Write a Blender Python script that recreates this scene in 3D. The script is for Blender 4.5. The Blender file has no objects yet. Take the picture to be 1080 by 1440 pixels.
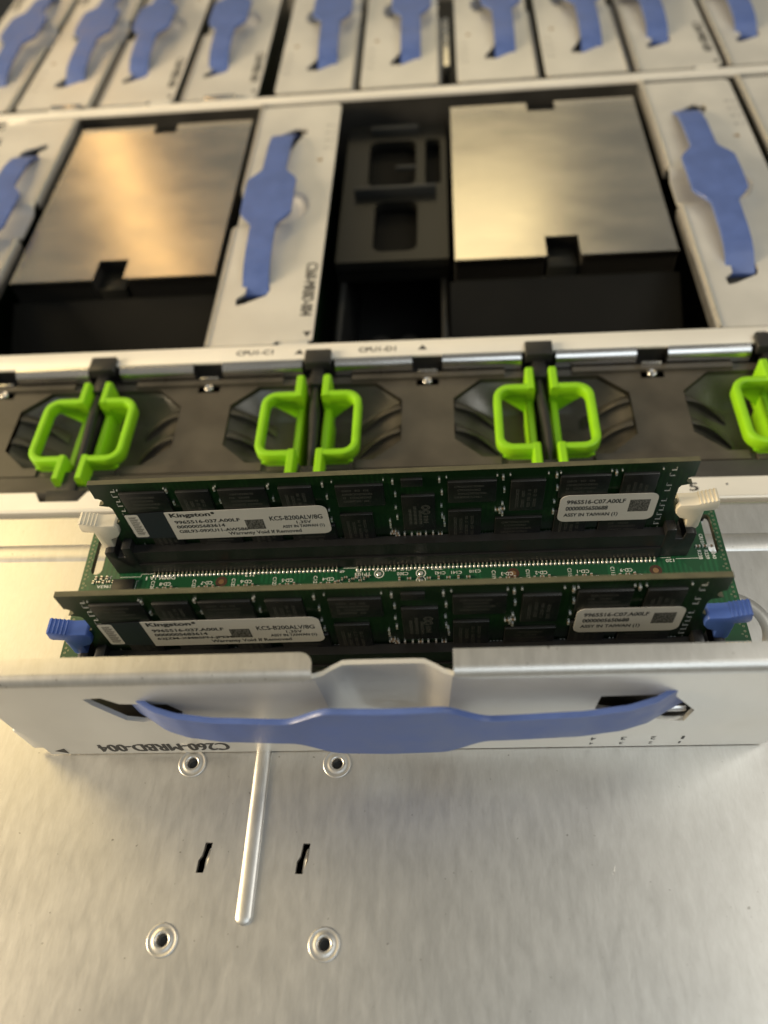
import bpy, bmesh, math, random
from mathutils import Vector, Matrix

random.seed(7)
S = 0.001                                   # everything below is written in millimetres
col = bpy.context.scene.collection
sc = bpy.context.scene

# ------------------------------------------------------------------ camera
cam_d = bpy.data.cameras.new('camera')
cam = bpy.data.objects.new('camera', cam_d)
col.objects.link(cam)
RV = Vector((0.99630404, 0.03233791, -0.07957712))
UV = Vector((0.02041793, 0.81071554, 0.58508412))
FV = Vector((-0.08343481, 0.58454647, -0.80705889))
m = Matrix((RV, UV, -FV)).transposed().to_4x4()
m.translation = Vector((0, 0, 0.174))
cam.matrix_world = m
cam_d.sensor_fit = 'HORIZONTAL'
cam_d.sensor_width = 36.0
cam_d.lens = 1111.34 / 1080 * 36
cam_d.clip_start = 0.005
cam_d.clip_end = 50
cam_d.dof.use_dof = True
cam_d.dof.focus_distance = 0.181
cam_d.dof.aperture_fstop = 13.0
sc.camera = cam

# ------------------------------------------------------------------ light
w = bpy.data.worlds.new('World')
sc.world = w
w.use_nodes = True
bg = w.node_tree.nodes['Background']
bg.inputs[0].default_value = (1.0, 0.98, 0.87, 1)
bg.inputs[1].default_value = 0.22

def area(name, loc, target, size, power, color, size_y=None):
    d = bpy.data.lights.new(name, 'AREA')
    d.energy = power
    d.color = color
    d.size = size
    if size_y:
        d.shape = 'RECTANGLE'
        d.size_y = size_y
    o = bpy.data.objects.new(name, d)
    col.objects.link(o)
    o.location = loc
    o.rotation_euler = (Vector(target) - Vector(loc)).to_track_quat('-Z', 'Y').to_euler()
    return o

area('warm_lamp', (-0.80, 0.60, 0.78), (-0.05, 0.12, 0), 0.42, 2.75, (1.0, 0.745, 0.33), 0.42)
area('far_warm_lamp', (-0.77, 1.75, 0.94), (-0.10, 0.3, 0), 0.06, 0.95, (1.0, 0.60, 0.22), 0.9)
area('room_lamp', (0.35, -0.55, 0.95), (0, 0.08, 0), 0.7, 3.3, (0.86, 0.95, 1.0), 0.7)
area('side_lamp', (-1.30, -0.05, 0.45), (0, 0.05, 0), 0.4, 30.0, (1.0, 0.80, 0.52), 0.4)
area('far_lamp', (0.03, 1.55, 0.95), (0, 0.3, 0), 0.4, 1.05, (1.0, 0.80, 0.42), 0.3)
area('ceiling_lamp', (0.75, 0.20, 0.90), (0, 0.06, 0), 0.4, 3.1, (1.0, 0.97, 0.88), 0.4)

sc.view_settings.view_transform = 'Standard'
sc.view_settings.look = 'None'
sc.view_settings.exposure = 0.05
sc.view_settings.gamma = 1.0
sc.view_settings.use_curve_mapping = False
sc.cycles.use_denoising = True
sc.cycles.max_bounces = 8
sc.cycles.sample_clamp_indirect = 4.0

# ------------------------------------------------------------------ materials
def mat(name, base, rough=0.5, metal=0.0, var=0.0, vscale=(200, 200, 200), rvar=0.0, bump=0.0,
        bscale=(400, 400, 400), coat=0.0, spec=0.5, base2=None, detail=4.0, bdist=0.0003):
    M = bpy.data.materials.new(name)
    M.use_nodes = True
    nt = M.node_tree
    p = nt.nodes['Principled BSDF']
    p.inputs['Base Color'].default_value = (*base, 1)
    p.inputs['Roughness'].default_value = rough
    p.inputs['Metallic'].default_value = metal
    p.inputs['Specular IOR Level'].default_value = spec
    p.inputs['Coat Weight'].default_value = coat
    p.inputs['Coat Roughness'].default_value = 0.15
    tc = nt.nodes.new('ShaderNodeTexCoord')
    def noise(scale):
        mp = nt.nodes.new('ShaderNodeMapping')
        mp.inputs['Scale'].default_value = scale
        nt.links.new(tc.outputs['Object'], mp.inputs['Vector'])
        n = nt.nodes.new('ShaderNodeTexNoise')
        n.inputs['Scale'].default_value = 1.0
        n.inputs['Detail'].default_value = detail
        nt.links.new(mp.outputs['Vector'], n.inputs['Vector'])
        return n
    if var or rvar or base2:
        n = noise(vscale)
        if var or base2:
            mx = nt.nodes.new('ShaderNodeMix')
            mx.data_type = 'RGBA'
            b2 = base2 or tuple(max(0, c * (1 - var)) for c in base)
            mx.inputs['A'].default_value = (*b2, 1)
            mx.inputs['B'].default_value = (*base, 1)
            rm = nt.nodes.new('ShaderNodeMapRange')
            rm.inputs['From Min'].default_value = 0.35
            rm.inputs['From Max'].default_value = 0.65
            nt.links.new(n.outputs['Fac'], rm.inputs['Value'])
            nt.links.new(rm.outputs['Result'], mx.inputs['Factor'])
            nt.links.new(mx.outputs['Result'], p.inputs['Base Color'])
        if rvar:
            rr = nt.nodes.new('ShaderNodeMapRange')
            rr.inputs['From Min'].default_value = 0.3
            rr.inputs['From Max'].default_value = 0.7
            rr.inputs['To Min'].default_value = rough - rvar
            rr.inputs['To Max'].default_value = rough + rvar
            nt.links.new(n.outputs['Fac'], rr.inputs['Value'])
            nt.links.new(rr.outputs['Result'], p.inputs['Roughness'])
    if bump:
        n2 = noise(bscale)
        b = nt.nodes.new('ShaderNodeBump')
        b.inputs['Strength'].default_value = bump
        b.inputs['Distance'].default_value = bdist
        nt.links.new(n2.outputs['Fac'], b.inputs['Height'])
        nt.links.new(b.outputs['Normal'], p.inputs['Normal'])
    return M

def lid_material():
    """rolled zinc-coated sheet: fine streaks along Y, blotchy gloss, a few scratches"""
    M = mat('lid_steel', (0.66, 0.645, 0.61), rough=0.37, metal=1.0)
    nt = M.node_tree
    p = nt.nodes['Principled BSDF']
    tc = nt.nodes.new('ShaderNodeTexCoord')
    def noise(scale, detail=4.0, rough=0.55, dist=0.0):
        mp = nt.nodes.new('ShaderNodeMapping')
        mp.inputs['Scale'].default_value = scale
        nt.links.new(tc.outputs['Object'], mp.inputs['Vector'])
        n = nt.nodes.new('ShaderNodeTexNoise')
        n.inputs['Scale'].default_value = 1.0
        n.inputs['Detail'].default_value = detail
        n.inputs['Roughness'].default_value = rough
        n.inputs['Distortion'].default_value = dist
        nt.links.new(mp.outputs['Vector'], n.inputs['Vector'])
        return n
    def rng(src, a, b, c, d):
        r = nt.nodes.new('ShaderNodeMapRange')
        for k, v in (('From Min', a), ('From Max', b), ('To Min', c), ('To Max', d)):
            r.inputs[k].default_value = v
        nt.links.new(src, r.inputs['Value'])
        return r.outputs['Result']
    def mth(op, x, y):
        q = nt.nodes.new('ShaderNodeMath')
        q.operation = op
        for i, v in enumerate((x, y)):
            if isinstance(v, (int, float)):
                q.inputs[i].default_value = v
            else:
                nt.links.new(v, q.inputs[i])
        return q.outputs[0]
    streak = noise((560, 150, 300), 4.0, 0.55, 0.4)
    fine = noise((2200, 500, 900), 4.0, 0.65)
    blotch = noise((26, 20, 20), 3.0)
    grit = noise((2600, 2600, 2600), 2.0)
    rough = mth('ADD', rng(streak.outputs['Fac'],   .3, .7, .385, .425), rng(blotch.outputs['Fac'], .3, .7, -.03, .03))
    nt.links.new(rough, p.inputs['Roughness'])
    mx = nt.nodes.new('ShaderNodeMix')
    mx.data_type = 'RGBA'
    mx.inputs['A'].default_value = (0.60, 0.585, 0.555, 1)
    mx.inputs['B'].default_value = (0.70, 0.69, 0.665, 1)
    f = mth('ADD', rng(fine.outputs['Fac'], .3, .7, 0, .5), rng(streak.outputs['Fac'], .3, .7, 0.0, .5))
    nt.links.new(f, mx.inputs['Factor'])
    sp = noise((900, 900, 900), 1.0)
    mx2 = nt.nodes.new('ShaderNodeMix')
    mx2.data_type = 'RGBA'
    nt.links.new(mx.outputs['Result'], mx2.inputs['A'])
    mx2.inputs['B'].default_value = (0.24, 0.22, 0.19, 1)
    nt.links.new(rng(sp.outputs['Fac'], .76, .80, 0, .7), mx2.inputs['Factor'])
    nt.links.new(mx2.outputs['Result'], p.inputs['Base Color'])
    h = mth('ADD', mth('MULTIPLY', streak.outputs['Fac'], .38), mth('ADD', mth('MULTIPLY', fine.outputs['Fac'], .50), mth('MULTIPLY', grit.outputs['Fac'], .08)))
    h = mth('ADD', h, mth('MULTIPLY', blotch.outputs['Fac'], 3.0))
    b = nt.nodes.new('ShaderNodeBump')
    b.inputs['Strength'].default_value = 0.10
    b.inputs['Distance'].default_value = 0.0002
    nt.links.new(h, b.inputs['Height'])
    nt.links.new(b.outputs['Normal'], p.inputs['Normal'])
    return M

def board_material(name, base, lite):
    """solder-mask green with faint copper traces under it"""
    M = mat(name, base, rough=0.32, spec=0.5, coat=0.25)
    nt = M.node_tree
    p = nt.nodes['Principled BSDF']
    tc = nt.nodes.new('ShaderNodeTexCoord')
    mp = nt.nodes.new('ShaderNodeMapping')
    mp.inputs['Scale'].default_value = (1, 1, 1)
    nt.links.new(tc.outputs['Object'], mp.inputs['Vector'])
    wv = nt.nodes.new('ShaderNodeTexWave')
    wv.bands_direction = 'X'
    wv.inputs['Scale'].default_value = 260
    wv.inputs['Distortion'].default_value = 6.0
    wv.inputs['Detail'].default_value = 1.0
    wv.inputs['Detail Scale'].default_value = 0.25
    nt.links.new(mp.outputs['Vector'], wv.inputs['Vector'])
    vo = nt.nodes.new('ShaderNodeTexVoronoi')
    vo.distance = 'MANHATTAN'
    vo.inputs['Scale'].default_value = 130
    nt.links.new(mp.outputs['Vector'], vo.inputs['Vector'])
    sep = nt.nodes.new('ShaderNodeSeparateColor')
    nt.links.new(vo.outputs['Color'], sep.inputs['Color'])
    gt = nt.nodes.new('ShaderNodeMath')
    gt.operation = 'GREATER_THAN'
    gt.inputs[1].default_value = 0.55
    nt.links.new(sep.outputs[0], gt.inputs[0])
    ml = nt.nodes.new('ShaderNodeMath')
    ml.operation = 'MULTIPLY'
    nt.links.new(gt.outputs[0], ml.inputs[0])
    nt.links.new(wv.outputs['Fac'], ml.inputs[1])
    mx = nt.nodes.new('ShaderNodeMix')
    mx.data_type = 'RGBA'
    mx.inputs['A'].default_value = (*base, 1)
    mx.inputs['B'].default_value = (*lite, 1)
    nt.links.new(ml.outputs[0], mx.inputs['Factor'])
    nt.links.new(mx.outputs['Result'], p.inputs['Base Color'])
    return M

M = {}
M['lid'] = lid_material()
M['tray'] = mat('zinc_plate', (0.76, 0.74, 0.69), rough=0.42, metal=0.55, rvar=0.07, var=0.09,
                vscale=(45, 45, 45), bump=0.05, bscale=(1200, 1200, 1200))
M['raw'] = mat('bare_sheet_edge', (0.70, 0.67, 0.60), rough=0.30, metal=1.0, rvar=0.1, vscale=(300, 120, 120), bump=0.12, bscale=(260, 120, 120))
M['flange'] = mat('flange_zinc', (0.76, 0.74, 0.69), rough=0.30, metal=0.95, rvar=0.06, var=0.06, vscale=(120, 120, 120), bump=0.08, bscale=(400, 300, 300))
M['rail'] = mat('rail_zinc', (0.84, 0.81, 0.74), rough=0.44, metal=0.3, var=0.08, vscale=(30, 60, 60), bump=0.04)
M['lip'] = mat('polished_lip', (0.62, 0.61, 0.60), rough=0.24, metal=1.0, rvar=0.06, vscale=(40, 300, 300))
M['dark_metal'] = mat('dark_chassis_metal', (0.10, 0.095, 0.085), rough=0.45, metal=0.7, var=0.3, vscale=(60, 60, 60))
M['bar'] = mat('grey_plastic', (0.022, 0.023, 0.022), rough=0.4)
M['light_block'] = mat('light_block_grey', (0.085, 0.08, 0.07), rough=0.4, metal=0.6)
M['black'] = mat('black_plastic', (0.016, 0.016, 0.015), rough=0.42, rvar=0.08, bump=0.08, bscale=(900, 900, 900))
M['socket'] = mat('socket_plastic', (0.010, 0.010, 0.010), rough=0.38, rvar=0.08, bump=0.05, bscale=(700, 700, 700))
M['fan'] = mat('fan_plastic', (0.072, 0.063, 0.048), rough=0.36, rvar=0.10, var=0.35, vscale=(70, 70, 70), bump=0.10, bscale=(600, 600, 600))
M['green'] = mat('green_plastic', (0.24, 0.545, 0.005), rough=0.45, var=0.10, vscale=(120, 120, 120), bump=0.03)
M['strap'] = mat('blue_strap', (0.080, 0.130, 0.35), rough=0.42, var=0.16, vscale=(140, 140, 140), rvar=0.10, bump=0.22, bscale=(900, 900, 900), bdist=0.0001)
M['blue_latch'] = mat('blue_latch', (0.06, 0.125, 0.43), rough=0.40, var=0.08, bump=0.04)
M['ivory'] = mat('ivory_latch', (0.74, 0.67, 0.53), rough=0.42, var=0.06, bump=0.04)
M['pcb'] = board_material('riser_board', (0.008, 0.060, 0.022), (0.012, 0.090, 0.034))
M['dimm'] = board_material('module_board', (0.004, 0.016, 0.004), (0.007, 0.027, 0.006))
M['edge'] = mat('board_edge', (0.092, 0.086, 0.046), rough=0.55, var=0.25, vscale=(300, 900, 300), bump=0.15, bscale=(900, 900, 900))
M['chip'] = mat('chip_epoxy', (0.008, 0.0085, 0.008), rough=0.42, rvar=0.06, var=0.3, vscale=(160, 160, 160), bump=0.05, bscale=(2500, 2500, 2500))
M['mark'] = mat('chip_marking', (0.07, 0.07, 0.06), rough=0.6)
M['label'] = mat('label_film', (0.58, 0.56, 0.51), rough=0.42, var=0.07, vscale=(80, 80, 80))
M['void'] = mat('void_sticker', (0.020, 0.021, 0.030), rough=0.33)
M['ink'] = mat('black_ink', (0.02, 0.02, 0.018), rough=0.6)
M['grey_ink'] = mat('grey_ink', (0.10, 0.095, 0.085), rough=0.6)
M['smudge'] = mat('smudged_ink', (0.17, 0.165, 0.15), rough=0.6, base2=(0.022, 0.022, 0.02), vscale=(2600, 2600, 2600), detail=1.0)
M['print'] = mat('plate_print', (0.035, 0.033, 0.030), rough=0.55)
M['orange_print'] = mat('brown_print', (0.28, 0.17, 0.06), rough=0.6)
M['silk'] = mat('white_silkscreen', (0.62, 0.62, 0.58), rough=0.5)
M['dull_silk'] = mat('dull_silkscreen', (0.34, 0.34, 0.31), rough=0.5)
M['solder'] = mat('solder', (0.85, 0.84, 0.80), rough=0.30, metal=0.7)
M['gold'] = mat('gold_pad', (0.80, 0.55, 0.20), rough=0.30, metal=1.0)
M['via'] = mat('tinned_via', (0.30, 0.29, 0.20), rough=0.4, metal=0.6)
M['copper'] = mat('copper_hole', (0.45, 0.26, 0.13), rough=0.4, metal=0.8)
M['maroon'] = mat('stained_mask', (0.055, 0.022, 0.012), rough=0.5)
M['cap'] = mat('ceramic_body', (0.20, 0.13, 0.075), rough=0.5)
M['sink'] = mat('heat_sink_nickel', (0.62, 0.58, 0.51), rough=0.24, metal=1.0, var=0.10, vscale=(34, 70, 30), rvar=0.03, bump=0.22, bscale=(40, 1400, 40), bdist=0.0001, detail=2.0)
M['fin'] = mat('dark_fin', (0.03, 0.028, 0.024), rough=0.6, metal=0.3)
M['shade_black'] = mat('shade_black_sheet', (0.006, 0.0057, 0.0045), rough=0.6, spec=0.12, var=0.3, vscale=(30, 30, 30))  # flat black standing in for deep shade on added sheets
M['near_black'] = mat('satin_black', (0.009, 0.009, 0.0075), rough=0.35, spec=0.3)
M['chassis'] = mat('chassis_floor', (0.018, 0.018, 0.016), rough=0.6, var=0.4, vscale=(40, 40, 40))
M['wall'] = mat('chassis_wall', (0.30, 0.28, 0.25), rough=0.5, metal=0.6)
M['hole'] = mat('inner_thread', (0.05, 0.05, 0.05), rough=0.4, metal=0.9)

# ------------------------------------------------------------------ mesh helpers
class MB:
    """collects shapes in millimetres, builds ONE mesh object"""
    def __init__(s):
        s.bm = bmesh.new()
    def face(s, pts, mi=0):
        vs = [s.bm.verts.new(p) for p in pts]
        try:
            f = s.bm.faces.new(vs)
            f.material_index = mi
            return f
        except ValueError:
            return None
    def box(s, x0, x1, y0, y1, z0, z1, mi=0):
        return s.prism([(x0, y0), (x1, y0), (x1, y1), (x0, y1)], z0, z1, 'Z', mi)
    def prism(s, poly, a, b, axis='Z', mi=0, side_mi=None):
        """polygon extruded along an axis; axis Y: poly is (x,z); axis X: poly is (y,z)"""
        def P(p, t):
            return {'Z': (p[0], p[1], t), 'Y': (p[0], t, p[1]), 'X': (t, p[0], p[1])}[axis]
        A = [s.bm.verts.new(P(p, a)) for p in poly]
        B = [s.bm.verts.new(P(p, b)) for p in poly]
        n = len(poly)
        fs = [s.bm.faces.new(A[::-1]), s.bm.faces.new(B)]
        for f in fs:
            f.material_index = mi
        for i in range(n):
            f = s.bm.faces.new((A[i], A[(i + 1) % n], B[(i + 1) % n], B[i]))
            f.material_index = mi if side_mi is None else side_mi
        return A + B
    def holed(s, outer, holes, a, b, axis='Z', mi=0, side_mi=None):
        """plate with openings, extruded from a to b"""
        def P(p, t):
            return {'Z': (p[0], p[1], t), 'Y': (p[0], t, p[1]), 'X': (t, p[0], p[1])}[axis]
        tmp = bmesh.new()
        loops = []
        for lp in [outer] + holes:
            vs = [tmp.verts.new((p[0], p[1], 0)) for p in lp]
            loops.append(vs)
            for i in range(len(vs)):
                tmp.edges.new((vs[i], vs[(i + 1) % len(vs)]))
        bmesh.ops.triangle_fill(tmp, use_beauty=True, use_dissolve=False, edges=tmp.edges[:])
        tmp.verts.index_update()
        A = [s.bm.verts.new(P(v.co, a)) for v in tmp.verts]
        B = [s.bm.verts.new(P(v.co, b)) for v in tmp.verts]
        for f in tmp.faces:
            ids = [v.index for v in f.verts]
            f1 = s.bm.faces.new([A[i] for i in ids])
            f2 = s.bm.faces.new([B[i] for i in ids[::-1]])
            f1.material_index = f2.material_index = mi
        for vs in loops:
            for i in range(len(vs)):
                i0, i1 = vs[i].index, vs[(i + 1) % len(vs)].index
                f = s.bm.faces.new((A[i0], A[i1], B[i1], B[i0]))
                f.material_index = mi if side_mi is None else side_mi
        tmp.free()
    def lathe(s, prof, cx=0, cy=0, seg=32, mi=0):
        rings = []
        for r, z in prof:
            if r < 1e-6:
                rings.append([s.bm.verts.new((cx, cy, z))])
            else:
                rings.append([s.bm.verts.new((cx + r * math.cos(2 * math.pi * k / seg), cy + r * math.sin(2 * math.pi * k / seg), z)) for k in range(seg)])
        for A, B in zip(rings, rings[1:]):
            for k in range(seg):
                a0, a1 = A[k % len(A)], A[(k + 1) % len(A)]
                b0, b1 = B[k % len(B)], B[(k + 1) % len(B)]
                vs = []
                for v in (a0, a1, b1, b0):
                    if v not in vs:
                        vs.append(v)
                if len(vs) > 2:
                    f = s.bm.faces.new(vs)
                    f.material_index = mi
    def sweep(s, path, sect, closed_ends=True, mi=0):
        """planar path in XY (3D points), section polygon in (side, up)"""
        rings = []
        n = len(path)
        for i, p in enumerate(path):
            p = Vector(p)
            d0 = (p - Vector(path[i - 1])).normalized() if i else None
            d1 = (Vector(path[i + 1]) - p).normalized() if i < n - 1 else None
            d = ((d0 or d1) + (d1 or d0)).normalized()
            side = Vector((d.y, -d.x, 0)).normalized()
            k = 1.0
            if d0 and d1:
                k = 1 / max(0.5, d.dot(d1))
            rings.append([s.bm.verts.new(p + side * (q[0] * k) + Vector((0, 0, q[1]))) for q in sect])
        m_ = len(sect)
        for A, B in zip(rings, rings[1:]):
            for k in range(m_):
                f = s.bm.faces.new((A[k], A[(k + 1) % m_], B[(k + 1) % m_], B[k]))
                f.material_index = mi
        if closed_ends:
            s.bm.faces.new(rings[0][::-1]).material_index = mi
            s.bm.faces.new(rings[-1]).material_index = mi
    def grid(s, rows, mi=0):
        R = [[s.bm.verts.new(p) for p in r] for r in rows]
        for a, b in zip(R, R[1:]):
            for k in range(len(a) - 1):
                f = s.bm.faces.new((a[k], a[k + 1], b[k + 1], b[k]))
                f.material_index = mi
    def mesh(s, name, mats, bevel=0.0, segs=2, smooth=35, weld=False):
        bm = s.bm
        if weld:
            bmesh.ops.remove_doubles(bm, verts=bm.verts[:], dist=0.002)
        bmesh.ops.recalc_face_normals(bm, faces=bm.faces[:])
        if bevel:
            ed = [e for e in bm.edges if len(e.link_faces) == 2 and e.calc_face_angle(0) > math.radians(30)]
            bmesh.ops.bevel(bm, geom=ed, offset=bevel, segments=segs, profile=0.5, affect='EDGES', clamp_overlap=True)
        for v in bm.verts:
            v.co *= S
        me = bpy.data.meshes.new(name)
        bm.to_mesh(me)
        bm.free()
        for mm in (mats if isinstance(mats, (list, tuple)) else [mats]):
            me.materials.append(mm)
        if smooth:
            for p in me.polygons:
                p.use_smooth = True
            me.set_sharp_from_angle(angle=math.radians(smooth))
        return me
    def build(s, name, mats, parent=None, loc=(0, 0, 0), **kw):
        return put(name, s.mesh(name, mats, **kw), parent, loc)

def put(name, me, parent=None, loc=(0, 0, 0), rot=(0, 0, 0)):
    o = bpy.data.objects.new(name, me)
    col.objects.link(o)
    o.parent = parent
    o.location = Vector(loc) * S
    o.rotation_euler = rot
    return o

def thing(name, label, cat, loc=(0, 0, 0), rot=(0, 0, 0), group=None):
    o = bpy.data.objects.new(name, None)
    col.objects.link(o)
    o.empty_display_size = 0.01
    o.location = Vector(loc) * S
    o.rotation_euler = rot
    return tag(o, label, cat, group)

def tag(o, label=None, cat=None, group=None, kind=None):
    if label: o['label'] = label
    if cat: o['category'] = cat
    if group: o['group'] = group
    if kind: o['kind'] = kind
    return o

def copy_tree(o, parent=None):
    c = o.copy()
    col.objects.link(c)
    c.parent = parent
    for ch in list(o.children):
        copy_tree(ch, c)
    return c

def rrect(x0, x1, y0, y1, r, n=5, corners=(1, 1, 1, 1)):
    """corners: bl, br, tr, tl"""
    out = []
    for (cx, cy, a0, on, px, py) in ((x0 + r, y0 + r, 180, corners[0], x0, y0), (x1 - r, y0 + r, 270, corners[1], x1, y0),
                                     (x1 - r, y1 - r, 0, corners[2], x1, y1), (x0 + r, y1 - r, 90, corners[3], x0, y1)):
        if not on:
            out.append((px, py))
            continue
        for k in range(n + 1):
            a = math.radians(a0 + 90 * k / n)
            out.append((cx + r * math.cos(a), cy + r * math.sin(a)))
    return out

def circ(cx, cy, r, n=20):
    return [(cx + r * math.cos(2 * math.pi * k / n), cy + r * math.sin(2 * math.pi * k / n)) for k in range(n)]

TXT = {}
def text_tris(body, bold=0.0):
    key = (body, bold)
    if key not in TXT:
        cu = bpy.data.curves.new('t', 'FONT')
        cu.body = body
        cu.size = 1.0
        cu.offset = bold
        cu.resolution_u = 3
        ob = bpy.data.objects.new('t', cu)
        col.objects.link(ob)
        dg = bpy.context.evaluated_depsgraph_get()
        me = bpy.data.meshes.new_from_object(ob.evaluated_get(dg))
        vs = [v.co.copy() for v in me.vertices]
        fs = [tuple(p.vertices) for p in me.polygons]
        bpy.data.objects.remove(ob)
        bpy.data.curves.remove(cu)
        bpy.data.meshes.remove(me)
        x0 = min(v.x for v in vs); x1 = max(v.x for v in vs)
        y0 = min(v.y for v in vs); y1 = max(v.y for v in vs)
        TXT[key] = ([((v.x - x0) / (x1 - x0), (v.y - y0) / max(1e-6, y1 - y0)) for v in vs], fs)
    return TXT[key]

def add_text(mb, body, x, y, wd, ht, fn, bold=0.0, mi=0, shear=0.0):
    """text fitted to the box x..x+wd, y..y+ht of a plane; fn maps plane -> 3D"""
    vs, fs = text_tris(body, bold)
    V = [mb.bm.verts.new(fn(x + v[0] * wd + shear * v[1] * ht, y + v[1] * ht)) for v in vs]
    for f in fs:
        try:
            mb.bm.faces.new([V[i] for i in f]).material_index = mi
        except ValueError:
            pass

# ------------------------------------------------------------------ the lid in the foreground
GAPS = [-117.3, -43.0, 29.9, 102.8]
slots = [(-53.1, 37.1), (-32.1, 37.2)]
rivets = [(-59.2, 57.0), (-26.2, 57.1), (-59.1, 21.5), (-26.4, 21.5)]
lid_mb = MB()
def slot_poly(cx, cy, dy=3.0):
    return [(cx - 1.35, cy - dy), (cx + 0.15, cy - dy), (cx + 1.05, cy - .5), (cx + 1.35, cy + dy), (cx - 0.15, cy + dy), (cx - .55, cy + .4), (cx - 1.2, cy - .6)]
lid_mb.holed([(-260, -140), (260, -140), (260, 126), (-260, 126)],
             [slot_poly(*s_) for s_ in slots] + [circ(x, y, 1.45) for x, y in rivets], -1.2, 0)
lid = lid_mb.build('lid', M['lid'], smooth=0)
tag(lid, 'brushed bare steel cover sheet filling the foreground', None, kind='structure')
# rolled rear edge of the sheet
e = MB()
prof = [(126.0, 0.0)] + [(126 + 1.6 * math.sin(a), -1.6 + 1.6 * math.cos(a)) for a in [math.radians(t) for t in (15, 30, 45, 60, 75, 90)]] + [(127.6, -14), (126.4, -14), (126.4, -1.2), (126.0, -1.2)]
e.prism(prof, -260, 260, 'X')
e.build('rear_hem', M['lid'], lid)
# long shallow bead across the sheet
b = MB()
pr = [(111.6, -0.3), (111.6, 0.004)] + [(114.3 + 2.6 * math.cos(math.radians(a)), 0.55 * math.sin(math.radians(a)) + .01) for a in range(170, 5, -12)] + [(117.0, 0.004), (117.0, -.3)]
b.prism(pr, -260, 260, 'X')
b.build('cross_bead', M['lid'], lid)
# stamped rib
b = MB()
rows = []
for k in range(0, 41):
    y = 24.4 + (92 - 24.4) * (k / 40) ** 2
    t = min(1, (y - 24.4) / 1.6)
    sc_ = math.sqrt(max(0.0, 1 - (1 - t) ** 2)) if t < 1 else 1
    rows.append([(-43.05 + 1.75 * sc_ * math.cos(math.radians(a)) + 0.0, y, 0.85 * sc_ * math.sin(math.radians(a)) ** .9 + 0.006) for a in range(180, -1, -12)])
b.grid(rows)
b.build('stamped_rib', M['lid'], lid, smooth=60, weld=True)
# pressed-in threaded bushings
bush = None
for (x, y) in rivets:
    if bush is None:
        q = MB()
        q.lathe([(3.2, 0.004), (3.12, 0.16), (2.95, 0.22), (2.75, 0.14), (2.45, 0.10), (2.2, 0.12), (1.9, 0.26), (1.6, 0.32), (1.35, 0.24), (1.15, -0.1), (1.1, -3.0)], mi=0)
        q.lathe([(1.1, -1.9), (0.0, -1.9)], mi=1)
        bush = q.mesh('bushing', [M['lid'], M['hole']], smooth=50)
    put('bushing', bush, lid, (x, y, 0))
tongue = None
for (x, y) in slots:
    if tongue is None:
        q = MB()
        q.grid([[(-0.35 + 0.7 * t + dx, -2.4 + 4.6 * t, -0.75 - 1.2 * abs(t - .5) + (0 if .1 < dx < .6 else -.3)) for dx in (0.05, .3, .55, .75)] for t in [i / 10 for i in range(11)]])
        tongue = q.mesh('slot_tongue', M['raw'], smooth=60)
    put('slot_tongue', tongue, lid, (x, y, 0))
q = MB()
for r0 in (9.0,):
    q.lathe([(r0 + 1.6, 0.004), (r0 + 1.1, .25), (r0 + .4, .55), (r0 - .4, .6), (r0 - 1.2, .35), (r0 - 1.8, 0.004)], 65.5, 89.5, seg=64)
q.build('embossed_ring', M['lid'], lid, smooth=60)
# a few scratches: shallow ploughed burrs
sr = MB()
for (x, y, L_, a) in ((31, 35, 1.6, 70), (24, 37.5, 1.0, 60), (5, 24, 1.4, 50), (-71, 56.5, 3, 24), (40, 50, .8, 100), (20, 12, 1.2, 55), (-15, 30, .8, 120), (31.4, 35.4, 1.3, 82)):
    c_, s_ = math.cos(math.radians(a)), math.sin(math.radians(a))
    for off in (0,):
        px, py = -s_ * off, c_ * off
        sr.face([(x + px, y + py, .006), (x + px + c_ * L_, y + py + s_ * L_, .006), (x + px + c_ * L_ - s_ * .05, y + py + s_ * L_ + c_ * .05, .012), (x + px - s_ * .05, y + py + c_ * .05, .012)])
tag(sr.build('scratch', M['raw'], lid, smooth=0), kind='stuff')

# ------------------------------------------------------------------ chassis box behind the lid
ch = MB()
ch.box(-330, 330, -146, 640, -80, -76)
chassis = ch.build('chassis_floor', M['chassis'], smooth=0)
tag(chassis, 'dark floor deep inside the open server chassis', None, kind='structure')
for nm, bx in (('chassis_side', (-333, -330, 100, 640, -80, -6)), ('chassis_side', (330, 333, 100, 640, -80, -6)), ('chassis_side', (-260, -258, -140, 127, -76, -1.3)), ('chassis_side', (258, 260, -140, 127, -76, -1.3)), ('chassis_front', (-258, 258, -140, -138, -76, -1.3)), ('chassis_back', (-330, 330, 640, 643, -80, -6))):
    q = MB(); q.box(*bx)
    q.build(nm, M['wall'], chassis, smooth=0)
q = MB(); q.box(-330, 330, 127.8, 129.5, -76, -13.6)
q.build('bay_partition', M['black'], chassis, smooth=0)

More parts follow.
